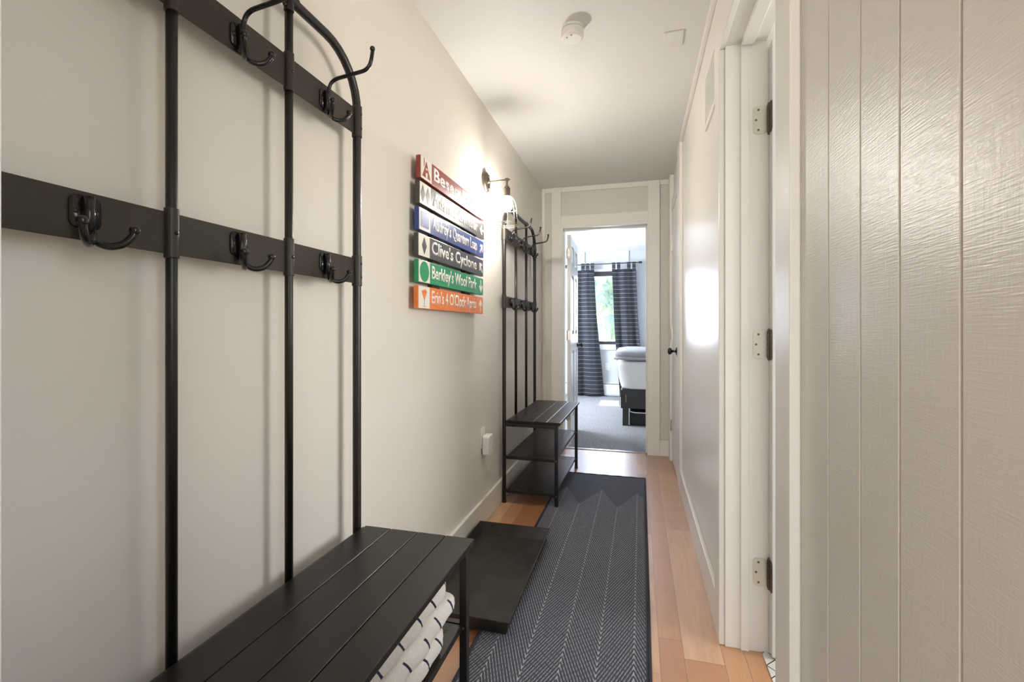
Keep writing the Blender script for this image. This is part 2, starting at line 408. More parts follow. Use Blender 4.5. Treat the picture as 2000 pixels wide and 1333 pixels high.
# ---- far wall with its battens and bedroom doorway
FY = 4.46
struct('wall_far', B((-.17, .135, FY, FY+.12, 0, CZ+.1), (.945, 1.40, FY, FY+.12, 0, CZ+.1), (.135, .945, FY, FY+.12, 2.14, CZ+.1)), M['panel_wall'])
struct('trim_6', B((-.055, -.024, FY-.018, FY, 0, CZ), ), M['trim'], bevel=.002)
struct('trim_7', B((.040, .132, FY-.022, FY, 0, CZ)), M['trim'], bevel=.002)
struct('trim_8', B((.933, 1.034, FY-.022, FY, 0, CZ)), M['trim'], bevel=.002)
struct('trim_9', B((.132, .933, FY-.018, FY, 2.128, 2.235)), M['trim'], bevel=.002)
struct('trim_10', B((-.024, .040, FY-.016, FY, 2.465, CZ), (.132, .933, FY-.016, FY, 2.465, CZ), (1.034, 1.13, FY-.016, FY, 2.465, CZ)), M['trim'], bevel=.002)
struct('baseboard_far', B((1.034, 1.127, FY-.02, FY, 0, .145), (-.037, .040, FY-.02, FY, 0, .145)), M['trim'], bevel=.003)
D1 = struct('trim_bedroom_doorway', B((.132, .152, FY-.02, FY+.13, 0, 2.128)), M['trim'], bevel=.002)
obj('jamb', B((.925, .945, FY-.02, FY+.13, 0, 2.128), (.913, .925, FY+.05, FY+.085, 0, 2.116)), M['trim'], D1, bevel=.002)
obj('head_jamb', B((.152, .925, FY-.02, FY+.13, 2.116, 2.14), (.152, .913, FY+.05, FY+.085, 2.104, 2.116)), M['trim'], D1, bevel=.002)
tag(obj('threshold_strip', B((.152, .925, 4.488, 4.528, 0, .007)), M['screw'], bevel=.003), 'thin metal strip between the hall planks and grey carpet', 'threshold')

# ---- bedroom
BY = 8.14; BC = 2.47
struct('floor_bedroom', B((-1.6, 3.4, 4.50, BY, -.06, .001)), M['carpet'])
struct('ceiling_bedroom', B((-1.7, 3.5, 4.58, BY+.12, BC, BC+.1)), M['bed_trim'])
struct('wall_bedroom_back', B((-1.6, -.25, BY, BY+.12, 0, BC), (.75, 3.4, BY, BY+.12, 0, BC), (-.25, .75, BY, BY+.12, 0, .88), (-.25, .75, BY, BY+.12, 2.13, BC)), M['bed_wall'])
struct('wall_bedroom_left', B((-1.7, -1.6, 4.58, 5.6, 0, BC), (-1.7, -1.6, 7.2, BY+.12, 0, BC), (-1.7, -1.6, 5.6, 7.2, 0, .88), (-1.7, -1.6, 5.6, 7.2, 2.13, BC)), M['bed_wall'])
struct('wall_bedroom_right', B((3.4, 3.5, 4.58, BY+.12, 0, BC)), M['bed_wall'])
struct('wall_bedroom_front', B((-1.7, -.17, 4.46, 4.58, 0, CZ), (1.40, 3.5, 4.46, 4.58, 0, CZ)), M['bed_wall'])
for i, (a, b) in enumerate(((-.13, -.04), (.605, .697), (1.35, 1.44))):
    struct('trim_%d' % (11+i), B((a, b, BY-.018, BY, .16, BC)), M['bed_trim'], bevel=.002)
def window(n, X0, X1, Z0, Z1):
    f = struct('window_%d' % n, B((X0, X0+.05, BY-.005, BY+.09, Z0, Z1), (X1-.05, X1, BY-.005, BY+.09, Z0, Z1), (X0+.05, X1-.05, BY-.005, BY+.09, Z1-.085, Z1), (X0+.05, X1-.05, BY-.005, BY+.09, Z0, Z0+.055)), M['bed_frame'])
    obj('pane', B((X0+.05, X1-.05, BY+.04, BY+.046, Z0+.055, Z1-.085)), M['glass'], f)
    obj('sash_latch', B((.28, .34, BY-.03, BY-.005, Z0+.03, Z0+.05)), M['dark_plastic'], f)
    obj('sill', B((X0-.08, X1+.08, BY-.03, BY, Z0-.09, Z0)), M['bed_trim'], f, bevel=.003)
    obj('head_casing', B((X0-.08, X1+.08, BY-.02, BY, Z1, Z1+.04)), M['bed_trim'], f, bevel=.003)
window(3, -.25, .75, .88, 2.13)
wf = struct('window_4', B((-1.69, -1.59, 5.6, 5.65, .88, 2.13), (-1.69, -1.59, 7.15, 7.2, .88, 2.13), (-1.69, -1.59, 5.65, 7.15, .88, .93), (-1.69, -1.59, 5.65, 7.15, 2.08, 2.13)), M['bed_trim'])  # unseen left window, added to bring fill into the bedroom
obj('pane', B((-1.65, -1.645, 5.65, 7.15, .93, 2.08)), M['glass'], wf)

# outdoors beyond the bedroom window
struct('ground', B((-25, 25, 8.6, 60, -.5, -.4)), M['grass'])
def tree(x, y, h, r, label, seed):
    rnd = random.Random(seed)
    t = thing('tree', label, 'tree', (x, y, -.4), group='trees beyond the bedroom window')
    bm = bmesh.new(); tube(bm, [(x, y, -.4), (x+.1, y, h*.3), (x, y+.1, h*.7)], .2, 10, radii=[.22, .17, .1]); obj('trunk', bm, M['bark'], t, smooth=True)
    bm = bmesh.new()
    for k in range(60):
        a = rnd.uniform(0, 2*PI); rr = rnd.uniform(0, r); z = rnd.uniform(h*.12, h)
        m = Matrix.Translation((x+math.cos(a)*rr, y+math.sin(a)*rr, z))
        bmesh.ops.create_icosphere(bm, subdivisions=3, radius=rnd.uniform(.35, .7), matrix=m)
    for v in bm.verts: v.co += Vector((rnd.uniform(-.1, .1), rnd.uniform(-.1, .1), rnd.uniform(-.1, .1)))
    obj('foliage', bm, M['leaf'], t)
tree(-2.6, 19, 4.6, 1.9, 'leafy green tree outside the bedroom window, left of the gap between curtains', 1)
tree(.9, 27, 6.2, 2.6, 'tallest leafy green tree seen through the gap between the curtains', 2)
tree(-5.8, 24, 5.0, 2.2, 'leafy green tree outside, hidden mostly behind the left curtain', 3)

# ------------------------------------------------------------------ coat racks with bench
def make_rack():
    t = thing('coat_rack', 'large black metal coat rack with slatted bench, nearest the camera on the left wall', 'coat rack', group='black coat racks with bench')
    K = dict(parent=t, local=True)
    Y = (0, .292, .595, .887); R = .0125; ZT = 1.985; ZS = .55
    # outer tube: post, arch, post
    pts = [(0, Y[0], .012), (0, Y[0], .5), (0, Y[0], 1.2), (0, Y[0], ZT-.15)]
    for k in range(1, 9):
        a = PI/2*k/8; pts.append((0, Y[0]+.15*(1-math.cos(a)), ZT-.15+.15*math.sin(a)))
    pts += [(0, .44, ZT)]
    for k in range(0, 9):
        a = PI/2*k/8; pts.append((0, Y[3]-.15+.15*math.sin(a), ZT-.15+.15*math.cos(a)))
    pts += [(0, Y[3], 1.2), (0, Y[3], .5), (0, Y[3], .012)]
    bm = bmesh.new(); tube(bm, pts, R, 20); obj('outer_tube', bm, M['black'], smooth=True, **K)
    for y in (Y[0], Y[3]):
        bm = bmesh.new(); lathe(bm, [(.0135, 0), (.0145, .003), (.0145, .02), (.013, .022)], (0, y, 0), seg=20); obj('foot_cap', bm, M['rubber'], **K)
    for y in Y[1:3]:
        bm = bmesh.new(); tube(bm, [(0, y, ZS-.02), (0, y, 1.2), (0, y, ZT)], .0098, 16); o = obj('inner_post', bm, M['black'], smooth=True, **K)
        bm = bmesh.new(); lathe(bm, [(.0152, -.022), (.0158, -.021), (.0158, .021), (.0152, .022)], (0, y, ZT), 'Y', 20)
        lathe(bm, [(.0115, -.032), (.012, -.031), (.012, -.008)], (0, y, ZT), 'Z', 18)
        ball(bm, (0, y-.014, ZT-.022), .0055); obj('top_collar', bm, M['black'], parent=o, local=True)
    # two flat hook rails with sleeves round every post
    for z0, z1 in ((1.303, 1.380), (1.762, 1.842)):
        rl = obj('hook_rail', B((-.004, -.001, Y[0], Y[3], z0, z1)), M['black_rail'], bevel=.0008, **K)
        for i, y in enumerate(Y):
            r = .0152 if i in (0, 3) else .0122
            bm = bmesh.new(); lathe(bm, [(r-.001, z0-.008), (r, z0-.007), (r, z1+.007), (r-.001, z1+.008)], (0, y, 0), seg=24)
            obj('post_sleeve', bm, M['black_rail'], parent=rl, local=True)
            for zz in ((z0+.018, z1-.018) if i in (0, 3) else ((z0+z1)/2,)):
                bm = bmesh.new(); lathe(bm, [(.0042, r-.003), (.0042, r), (.003, r+.002), (.001, r+.0028)], (0, y, zz), 'X', 12)
                obj('screw', bm, M['hook'], parent=rl, local=True)
    def prongs(bm, y, zb):
        # stem bottom (x=.017, z=zb) splits in two upturned prongs ending in knobs
        for s in (-1, 1):
            p = arc_fillet([(.015, y, zb+.006), (.019, y+s*.004, zb-.008), (.030, y+s*.014, zb-.014), (.044, y+s*.028, zb-.008), (.052, y+s*.036, zb+.008), (.053, y+s*.037, zb+.014)], .01, 4)
            tube(bm, p, .0058, 12); ball(bm, (.053, y+s*.037, zb+.016), .0080, 14, 10)
    ymid = [(Y[i]+Y[i+1])/2+dy for i, dy in ((0, .005), (1, 0), (2, -.008))]
    for y in ymid:
        for zp, up in ((1.325, False), (1.775, True)):
            bm = bmesh.new()
            prism(bm, rrect(y, zp+.022, .044, .052, .012), -.001, .0022)
            tube(bm, [(.009, y, zp-.012), (.009, y, zp+.046)], .0082, 14)
            if up:
                p = arc_fillet([(.012, y, zp-.02), (.014, y, zp+.074), (.141, y, zp+.088), (.150, y, zp+.140)], .030, 7)
                tube(bm, p, .0052, 12); ball(bm, (.149, y, zp+.142), .0072, 12, 8)
            prongs(bm, y, zp-.018)
            h = obj('coat_hook', bm, M['hook'], smooth=True, **K)
            for s in (-1, 1):
                bm = bmesh.new(); lathe(bm, [(.0042, .001), (.0042, .003), (.0028, .0045), (.0008, .005)], (0, y+s*.0145, zp+.022), 'X', 12)
                obj('rivet', bm, M['black_rail'], parent=h, local=True)
    # bench
    X0, X1, XL = .020, .378, .345
    wv = (X1-X0-.0016*3)/4
    for k in range(4):
        a = X0+k*(wv+.0016)
        obj('seat_slat', B((a, a+wv, -.004, Y[3]+.018, ZS-.016, ZS)), M['slat'], bevel=.0026, **K)
    obj('seat_rail', B((.0128, .0195, -.004, Y[3]+.012, ZS-.034, ZS-.003), (XL-.003, XL+.014, .012, Y[3]-.012, ZS-.040, ZS-.0165)), M['black'], bevel=.001, **K)
    for y in (Y[0], Y[3]):
        obj('seat_cross_rail', B((.010, XL-.004, y-.010, y+.010, ZS-.040, ZS-.0165)), M['black'], bevel=.001, **K)
        o = obj('front_leg', B((XL-.003, XL+.020, y-.0115, y+.0115, .008, ZS-.0165)), M['black'], bevel=.002, **K)
        obj('foot_cap', B((XL-.004, XL+.021, y-.0125, y+.0125, 0, .010)), M['rubber'], bevel=.0015, parent=o, local=True)
        for z in (.302, .078):
            bm = bmesh.new(); lathe(bm, [(.0035, -.013), (.003, .0)], (XL+.009, y, z), 'Y', 10)
            obj('screw', bm, M['screw'], parent=o, local=True)
    for z in (.312, .088):
        bm = bmesh.new()
        # perforated sheet: grid of strips leaving square holes open
        xa, xb, ya, yb = .022, XL+.002, .014, Y[3]-.014; pitch = .0118; h = .0058
        xs = [xa]; c = xa+.024
        while c < xb-.022: xs += [c-h/2, c+h/2]; c += pitch
        xs.append(xb); ys = [ya]; c = ya+.035
        while c < yb-.030:
            ys += [c-h/2, c+h/2]; c += pitch
        ys.append(yb)
        G = [[bm.verts.new((x, y, z)) for y in ys] for x in xs]
        for i in range(len(xs)-1):
            for j in range(len(ys)-1):
                if i % 2 == 1 and j % 2 == 1: continue
                bm.faces.new((G[i][j], G[i+1][j], G[i+1][j+1], G[i][j+1]))
        o = obj('perforated_shelf', bm, M['black'], **K)
        m = o.modifiers.new('solid', 'SOLIDIFY'); m.thickness = .0012; m.offset = -1
        obj('shelf_lip', B((xb-.001, xb+.002, ya, yb, z-.019, z+.0008), (xa-.002, xa+.001, ya, yb, z-.019, z+.0008)), M['black'], parent=o, local=True)
        for y in (Y[0], Y[3]):
            obj('shelf_side_rail', B((.010, XL-.004, y-.009, y+.009, z-.019, z+.001)), M['black'], bevel=.001, parent=o, local=True)
    return t
rack = make_rack()
rack.location = (0, .383, 0)
rack2 = dup(rack, (-.0215, 2.998, 0), -.018, 'smaller-looking black metal coat rack with slatted bench, at the far end beside the bedroom door', 'black coat racks with bench')

# folded blanket on the near bench's shelf
bm = bmesh.new(); rnd = random.Random(3)
for k, (zc, yr, xf) in enumerate(((.349, 1.165, .345), (.417, 1.205, .357), (.484, 1.160, .352))):
    n1, n2 = 46, 22; hz = .0345; y0 = .43; x0 = .06
    G = []
    for i in range(n1+1):
        y = y0+(yr-y0)*i/n1
        e = min(1, math.sqrt(max(0, 1-((max(0, y-(yr-.035)))/.035)**2)))*min(1, math.sqrt(max(0, 1-((max(0, (y0+.03)-y))/.03)**2)))
        e = max(e, .04); ring = []
        for j in range(n2):
            a = 2*PI*j/n2; ca, sa = math.cos(a), math.sin(a)
            px = (abs(ca)**.22)*(1 if ca > 0 else -1); pz = (abs(sa)**.55)*(1 if sa > 0 else -1)
            wob = .004*math.sin(y*31+k*2+a)+.003*math.sin(y*57+k)
            hx = (xf-x0)/2
            ring.append(bm.verts.new((x0+hx+px*(hx-.02*(1-e))+wob*(ca > 0), y, zc+pz*hz*e+.002*math.sin(y*23+k*3))))
        G.append(ring)
    for i in range(n1):
        for j in range(n2): bm.faces.new((G[i][j], G[i][(j+1) % n2], G[i+1][(j+1) % n2], G[i+1][j]))
    bm.faces.new(list(reversed(G[0]))); bm.faces.new(G[-1])
bl = thing('folded_blanket', 'folded fluffy white blanket with navy dashes on the shelf under the near bench', 'blanket', (.2, .8, .3125))
obj('folds', bm, M['blanket'], bl, smooth=True)

# ------------------------------------------------------------------ rug and boot tray
RW = .640
rug = thing('runner_rug', 'long navy and white chevron runner rug lying along the hall planks', 'rug', (.263, 3.735, 0), -.007)
nx, ny = 20, 90; L = 3.2
bm = bmesh.new()
def rz_(x, y): return .009+.0015*math.sin(y*4.1+1)*(x/RW)
tp = [[bm.verts.new((.012+(RW-.024)*i/nx, -.012-(L-.024)*j/ny, rz_(RW*i/nx, -L*j/ny))) for j in range(ny+1)] for i in range(nx+1)]
lo = [[bm.verts.new((.012+(RW-.024)*i/nx, -.012-(L-.024)*j/ny, .0005)) for j in range(ny+1)] for i in range(nx+1)]
for i in range(nx):
    for j in range(ny):
        bm.faces.new((tp[i][j], tp[i][j+1], tp[i+1][j+1], tp[i+1][j])); bm.faces.new((lo[i][j], lo[i+1][j], lo[i+1][j+1], lo[i][j+1]))
for i in range(nx):
    bm.faces.new((tp[i][0], tp[i+1][0], lo[i+1][0], lo[i][0])); bm.faces.new((tp[i+1][ny], tp[i][ny], lo[i][ny], lo[i+1][ny]))
for j in range(ny):
    bm.faces.new((tp[0][j+1], tp[0][j], lo[0][j], lo[0][j+1])); bm.faces.new((tp[nx][j], tp[nx][j+1], lo[nx][j+1], lo[nx][j]))
rug_top = obj('woven_pile', bm, M['rug'], rug, local=True, smooth=False)
bm = bmesh.new()
loop = [(.010, -.010), (RW-.010, -.010), (RW-.010, -L+.010), (.010, -L+.010)]
for i in range(4):
    a, b = loop[i], loop[(i+1) % 4]; n = 30
    tube(bm, [(a[0]+(b[0]-a[0])*k/n, a[1]+(b[1]-a[1])*k/n, .0075+.0012*math.sin(k*1.3)) for k in range(n+1)], .0068, 8)
obj('edge_binding', bm, M['rug_edge'], rug, local=True, smooth=True)

tr = thing('boot_tray', 'empty black plastic boot tray on the floor beside the rug', 'tray', (.177, 2.09, .0))
bm = bmesh.new()
o_t, o_b, i_t, i_b = [], [], [], []
for (sx, sy) in ((-1, -1), (1, -1), (1, 1), (-1, 1)):
    o_t.append(bm.verts.new((.177+sx*.200, 2.09+sy*.422, .068))); o_b.append(bm.verts.new((.177+sx*.184, 2.09+sy*.400, .0115)))
    i_t.append(bm.verts.new((.177+sx*.1965, 2.09+sy*.4185, .068))); i_b.append(bm.verts.new((.177+sx*.181, 2.09+sy*.397, .0150)))
for i in range(4):
    j = (i+1) % 4
    bm.faces.new((o_b[i], o_b[j], o_t[j], o_t[i])); bm.faces.new((i_t[i], i_t[j], i_b[j], i_b[i])); bm.faces.new((o_t[i], o_t[j], i_t[j], i_t[i]))
bm.faces.new(list(reversed(o_b))); bm.faces.new(i_b)
obj('tray_body', bm, M['tray'], tr, bevel=.0015)
bm = bmesh.new()
tube(bm, [(.177+sx*.1985, 2.09+sy*.4205, .068) for sx, sy in ((-1, -1), (1, -1), (1, 1), (-1, 1))], .003, 8, closed=True)
obj('rolled_rim', bm, M['tray'], tr)

# ------------------------------------------------------------------ painted plank sign
def signpaint(name, c, dark):
    m = mat(name, c, .38, coat=.12); n = N(m)
    g = n.noise(n.mapped(scale=(4, 3, 40)), 5, 5, .65); n.color(n.mix(n.ramp(g, .48, .72, 0, .75), c, dark)); n.bump(g, .4, .0014); return m
white_s = paint('sign_white_paint', (.82, .78, .70), .4, .3, 60, .0008, smap=(1, 1, 6))
SC = dict(red=((.33, .050, .032), (.16, .02, .015)), char=((.075, .068, .062), (.03, .028, .027)), blue=((.035, .075, .30), (.015, .03, .13)),
          char2=((.055, .055, .06), (.022, .022, .026)), green=((.010, .31, .12), (.006, .18, .07)), orange=((.85, .22, .030), (.6, .13, .02)))
SM = {k: signpaint('sign_%s_paint' % k, *v) for k, v in SC.items()}
XF = -.012
sign = thing('trail_sign', 'stack of six painted wooden trail planks with white lettering on the left wall', 'sign', (-.055, 2.13, 1.24))
for y in (1.93, 2.33):
    obj('backing_board', B((-.055, -.033, y-.04, y+.04, 1.26, 1.855)), M['bark'], sign)
def text_mesh(s):
    c = bpy.data.curves.new('txt', 'FONT'); c.body = s; c.size = 1; c.extrude = .0; c.offset = .018; c.resolution_u = 3
    o = bpy.data.objects.new('txt', c); link(o); bpy.context.view_layer.update()
    me = bpy.data.meshes.new_from_object(o); bpy.data.objects.remove(o)
    bm = bmesh.new(); bm.from_mesh(me); return bm
def place_text(bm, y0, y1, z0, z1, x):
    xs = [v.co.x for v in bm.verts]; ys = [v.co.y for v in bm.verts]
    ax, bx, ay, by = min(xs), max(xs), min(ys), max(ys)
    for v in bm.verts: v.co = Vector((x, y0+(v.co.x-ax)/(bx-ax)*(y1-y0), z0+(v.co.y-ay)/(by-ay)*(z1-z0)))
    r = bmesh.ops.extrude_face_region(bm, geom=bm.faces[:])
    bmesh.ops.translate(bm, verts=[g for g in r['geom'] if isinstance(g, bmesh.types.BMVert)], vec=(-.0012, 0, 0)); return bm
def poly(bm, pts, x0=XF, x1=XF+.0014): prism(bm, pts, x0, x1)
def arrow(bm, cy, cz, a, s=.036):
    base = [(-.16, -1), (.16, -1), (.16, .15), (.62, -.22), (.78, .12), (0, 1), (-.78, .12), (-.62, -.22), (-.16, .15)]
    ca, sa = math.cos(a), math.sin(a)
    # fan of quads keeps the concave outline clean
    P = [(cy+(x*ca-y*sa)*s, cz+(x*sa+y*ca)*s) for x, y in base]
    poly(bm, P)
rows = [('red', 'Besen Lodge', None, 'house', 1.732, 2.551, 'red'), ('char', "Adam's Grinder", PI/2, 'two', 1.723, 2.549, 'dark grey'),
        ('blue', "Audrey's Quantum Leap", -PI/4, 'square', 1.718, 2.538, 'blue'), ('char2', "Clive's Cyclone", PI/4, 'one', 1.712, 2.531, 'black'),
        ('green', "Berkley's Woof Park", PI, 'circle', 1.714, 2.530, 'green'), ('orange', "Erin's 4 O'Clock Apr\u00e8s", 0, 'glass', 1.712, 2.526, 'orange')]
for i, (col, txt, ang, icon, y0, y1, cn) in enumerate(rows):
    zt = 1.870-i*.1065; zb = zt-.093; zc = (zt+zb)/2
    pk = obj('sign_plank', B((-.033, XF, y0, y1, zb, zt)), SM[col], sign, bevel=.002, label='%s plank of the sign reading %s' % (cn, txt.replace('\u00e8', 'e')))
    bm = B((XF-.001, XF+.0008, y0+.003, y0+.106, zb+.002, zt-.002)); wl = wloc(sign)
    o = obj('icon_panel', bm, white_s, parent=pk, local=True)
    for v in o.data.vertices: v.co -= wl
    def sub(name, bm, m):
        bmesh.ops.translate(bm, verts=bm.verts, vec=-wl); return obj(name, bm, m, parent=pk, local=True)
    desc = any(ch in txt for ch in 'yqgpQ')
    lo_ = zc-(.040 if desc else .026); hi_ = zc+.036
    te = y1-.115 if ang is not None else y1-.06
    sub('lettering', place_text(text_mesh(txt), y0+.128, te, lo_, hi_, XF+.0006), white_s)
    if ang is not None:
        bm = bmesh.new(); arrow(bm, y1-.045, zc, ang); sub('arrow', bm, white_s)
    yc = y0+.054; bm = bmesh.new()
    dm = lambda cy, wy: poly(bm, [(cy-wy, zc), (cy, zc-.036), (cy+wy, zc), (cy, zc+.036)], XF, XF+.0016)
    if icon == 'one': dm(yc, .022)
    if icon == 'two': dm(yc-.024, .019); dm(yc+.024, .019)
    if icon == 'square': poly(bm, rrect(yc, zc, .074, .064, .003, 2), XF, XF+.0016)
    if icon == 'circle': poly(bm, rrect(yc, zc, .084, .084, .0419, 10), XF, XF+.0016)
    if icon == 'house':
        poly(bm, [(yc-.038, zc-.034), (yc+.038, zc-.034), (yc, zc+.034)], XF, XF+.0016)
        poly(bm, [(yc-.024, zc+.006), (yc-.019, zc+.018), (yc-.019, zc+.042), (yc-.024, zc+.042)], XF, XF+.0016)
    if icon == 'glass':
        poly(bm, [(yc-.024, zc+.024), (yc-.003, zc-.008), (yc+.003, zc-.008), (yc+.024, zc+.024), (yc+.012, zc+.034), (yc-.012, zc+.030)], XF, XF+.0016)
    sub('icon', bm, SM[col])
    if icon == 'house':
        bm = bmesh.new()
        for a, b, c, d in ((yc-.009, yc-.002, zc-.002, zc+.006), (yc+.002, yc+.009, zc-.002, zc+.006)): box(bm, XF, XF+.0024, a, b, c, d)
        box(bm, XF, XF+.0024, yc-.008, yc+.008, zc-.034, zc-.014); sub('house_windows', bm, white_s)
    if icon == 'glass':
        bm = bmesh.new(); box(bm, XF, XF+.0016, yc-.0012, yc+.0012, zc-.036, zc-.008); box(bm, XF, XF+.0016, yc-.014, yc+.014, zc-.038, zc-.036); sub('glass_stem', bm, M['screw'])

# ------------------------------------------------------------------ wall sconce
sc = thing('wall_sconce', 'bronze wall sconce with wire cage and glowing bulb beside the sign', 'wall lamp', (-.055, 2.69, 2.05))
LX, LY = .0836, 2.69
bm = bmesh.new(); lathe(bm, [(.060, 0), (.061, .004), (.058, .016), (.050, .020), (.030, .021)], (-.055, LY, 2.048), 'X', 40); obj('back_plate', bm, M['bronze'], sc, smooth=True)
for z in (2.048+.038, 2.048-.038):
    bm = bmesh.new(); ball(bm, (-.032, LY+.01, z), .006); obj('plate_screw', bm, M['bronze'], sc, smooth=True)
bm = bmesh.new(); tube(bm, [(-.036, LY, 2.048), (LX-.008, LY, 2.052)], .0042, 12); lathe(bm, [(.011, 0), (.010, .008), (.005, .014)], (-.036, LY, 2.048), 'X', 20); obj('arm', bm, M['bronze'], sc, smooth=True)
bm = bmesh.new(); lathe(bm, [(.009, -.010), (.0105, -.008), (.0105, .008), (.009, .010)], (LX, LY, 2.052), 'X', 20); tube(bm, [(LX, LY, 2.05), (LX, LY, 2.012)], .0065, 12); ball(bm, (LX+.014, LY, 2.052), .005); obj('swivel_joint', bm, M['bronze'], sc)
bm = bmesh.new(); lathe(bm, [(.006, 2.022), (.008, 2.018), (.020, 2.000), (.021, 1.994), (.0195, 1.992), (.0195, 1.960), (.022, 1.956), (.022, 1.950)], (LX, LY, 0), seg=28); obj('socket', bm, M['bronze'], sc)
cage = bmesh.new()
prof = [(.022, 1.952), (.032, 1.944), (.044, 1.928), (.053, 1.905), (.057, 1.880), (.060, 1.840), (.064, 1.800), (.067, 1.778)]
for k in range(8):
    a = 2*PI*k/8+.2
    tube(cage, [(LX+math.cos(a)*r, LY+math.sin(a)*r, z) for r, z in prof], .0010, 6)
for r, z in ((.0575, 1.872), (.067, 1.778), (.0655, 1.788), (.023, 1.952)):
    tube(cage, [(LX+math.cos(2*PI*k/32)*r, LY+math.sin(2*PI*k/32)*r, z) for k in range(32)], .0014, 6, closed=True)
obj('wire_cage', cage, M['wire'], sc, smooth=True)
bm = bmesh.new(); lathe(bm, [(.012, 1.950), (.014, 1.940), (.022, 1.925), (.029, 1.905), (.030, 1.893), (.026, 1.875), (.016, 1.864), (.004, 1.861)], (LX, LY, 0), seg=28)
bulb = obj('bulb', bm, M['bulb'], sc, smooth=True, label='glowing warm bulb')

# ------------------------------------------------------------------ ceiling things
sd = thing('smoke_detector', 'round white smoke detector on the hall ceiling', 'smoke detector', (.556, 2.09, CZ))
bm = bmesh.new(); lathe(bm, [(.050, CZ), (.050, CZ-.011), (.047, CZ-.012)], (.556, 2.09, 0), seg=48); obj('mounting_base', bm, M['white_plastic'], sd)
bm = bmesh.new(); lathe(bm, [(.045, CZ-.012), (.045, CZ-.015), (.0505, CZ-.0155), (.0505, CZ-.040), (.048, CZ-.047), (.040, CZ-.052), (.006, CZ-.053)], (.556, 2.09, 0), seg=48); obj('housing', bm, M['white_plastic'], sd, smooth=False)
bm = bmesh.new(); lathe(bm, [(.0045, 0), (.0045, -.002)], (.535, 2.07, CZ-.0515), seg=14); lathe(bm, [(.004, 0), (.004, -.002)], (.556, 2.057, CZ-.0515), seg=14); obj('test_button', bm, M['screw'], sd)
pl = thing('cover_plate', 'square painted blank cover plate on the hall ceiling', 'cover plate', (.998, 2.29, CZ))
bm = bmesh.new(); prism(bm, rrect(.998, 2.29, .088, .118, .006), CZ-.007, CZ, 'XY'); obj('plate', bm, M['ceiling'], pl, bevel=.002)
bm = bmesh.new()
for y in (2.25, 2.33): lathe(bm, [(.003, -.0085), (.003, -.006)], (.998, y, CZ), seg=12)
obj('screw', bm, M['wall'], pl)

# vent grille high on the right wall
vg = thing('vent_grille', 'white return air grille high on the right wall', 'vent', (WR, 2.17, 2.2))
obj('frame', B((WR-.009, WR, 2.02, 2.32, 2.072, 2.095), (WR-.009, WR, 2.02, 2.32, 2.298, 2.322), (WR-.009, WR, 2.02, 2.04, 2.095, 2.298), (WR-.009, WR, 2.30, 2.32, 2.095, 2.298)), M['trim'], vg, bevel=.002)
bm = bmesh.new()
for k in range(14):
    z = 2.102+k*.014; box(bm, WR-.007, WR-.001, 2.04, 2.30, z, z+.007)
obj('louvres', bm, M['trim'], vg)

# outlet and plug-in device on the left wall
ot = thing('wall_outlet', 'white wall outlet plate low on the left wall beside the far rack', 'outlet', (-.055, 2.645, .51))
bm = bmesh.new(); prism(bm, rrect(2.645, .512, .072, .118, .008), -.055, -.049); obj('face_plate', bm, M['white_plastic'], ot, bevel=.0015)
obj('socket', B((-.0495, -.0475, 2.628, 2.662, .524, .550), (-.0495, -.0475, 2.628, 2.662, .474, .500)), M['white_plastic'], ot)
pd = thing('plug_in_device', 'rounded white plug-in device pushed into the wall outlet', 'plug-in device', (-.048, 2.645, .46))
bm = bmesh.new(); prism(bm, rrect(2.660, .468, .088, .118, .016), -.0475, -.004); obj('housing', bm, M['white_plastic'], pd, bevel=.006, seg=3)
bm = bmesh.new()
for k in range(3): box(bm, -.004, -.0030, 2.688, 2.692, .432+k*.009, .437+k*.009)
obj('indicator_light', bm, M['screw'], pd)
# narrow plaque hanging behind the far rack
pq = thing('hanging_plaque', 'narrow pale plaque with a small ring hanging on the wall behind the far rack', 'plaque', (-.055, 4.0, 1.75))
obj('board', B((-.055, -.049, 3.93, 4.10, 1.60, 1.97)), M['white_plastic'], pq, bevel=.002)
bm = bmesh.new(); tube(bm, [(-.046, 4.0, 1.98), (-.046, 4.0, 1.83), (-.046, 4.03, 1.70), (-.046, 4.06, 1.69)], .002, 8); ball(bm, (-.045, 4.0, 1.98), .006); obj('cord', bm, M['dark_steel'], pq)
bm = bmesh.new(); tube(bm, [(-.035+.012*math.cos(2*PI*k/20), 4.16, 1.81+.012*math.sin(2*PI*k/20)) for k in range(20)], .0014, 6, closed=True); tube(bm, [(-.055, 4.16, 1.815), (-.046, 4.16, 1.815)], .002, 6); obj('ring', bm, M['dark_steel'], pq)
sw = thing('light_switch', 'white light switch at the far end of the left wall', 'light switch', (-.055, 4.385, 1.1))
bm = bmesh.new(); prism(bm, rrect(4.385, 1.10, .072, .116, .008), -.055, -.049); obj('face_plate', bm, M['white_plastic'], sw, bevel=.0015)
obj('toggle', B((-.049, -.038, 4.380, 4.390, 1.095, 1.115)), M['white_plastic'], sw, bevel=.001)

# unseen ceiling lamp added as fill over the camera end of the hall
cl = thing('added_ceiling_lamp', 'added unseen ceiling lamp, fill light over the near end of the hall', 'added fill lamp', (.55, -.9, CZ))
bm = bmesh.new(); lathe(bm, [(.15, CZ), (.15, CZ-.02), (.145, CZ-.022)], (.55, -.9, 0), seg=40); obj('rim', bm, M['bronze'], cl)
bm = bmesh.new(); lathe(bm, [(.14, CZ-.022), (.135, CZ-.05), (.10, CZ-.08), (.05, CZ-.092), (.005, CZ-.094)], (.55, -.9, 0), seg=40); obj('fill_dome', bm, M['dome'], cl, smooth=True)

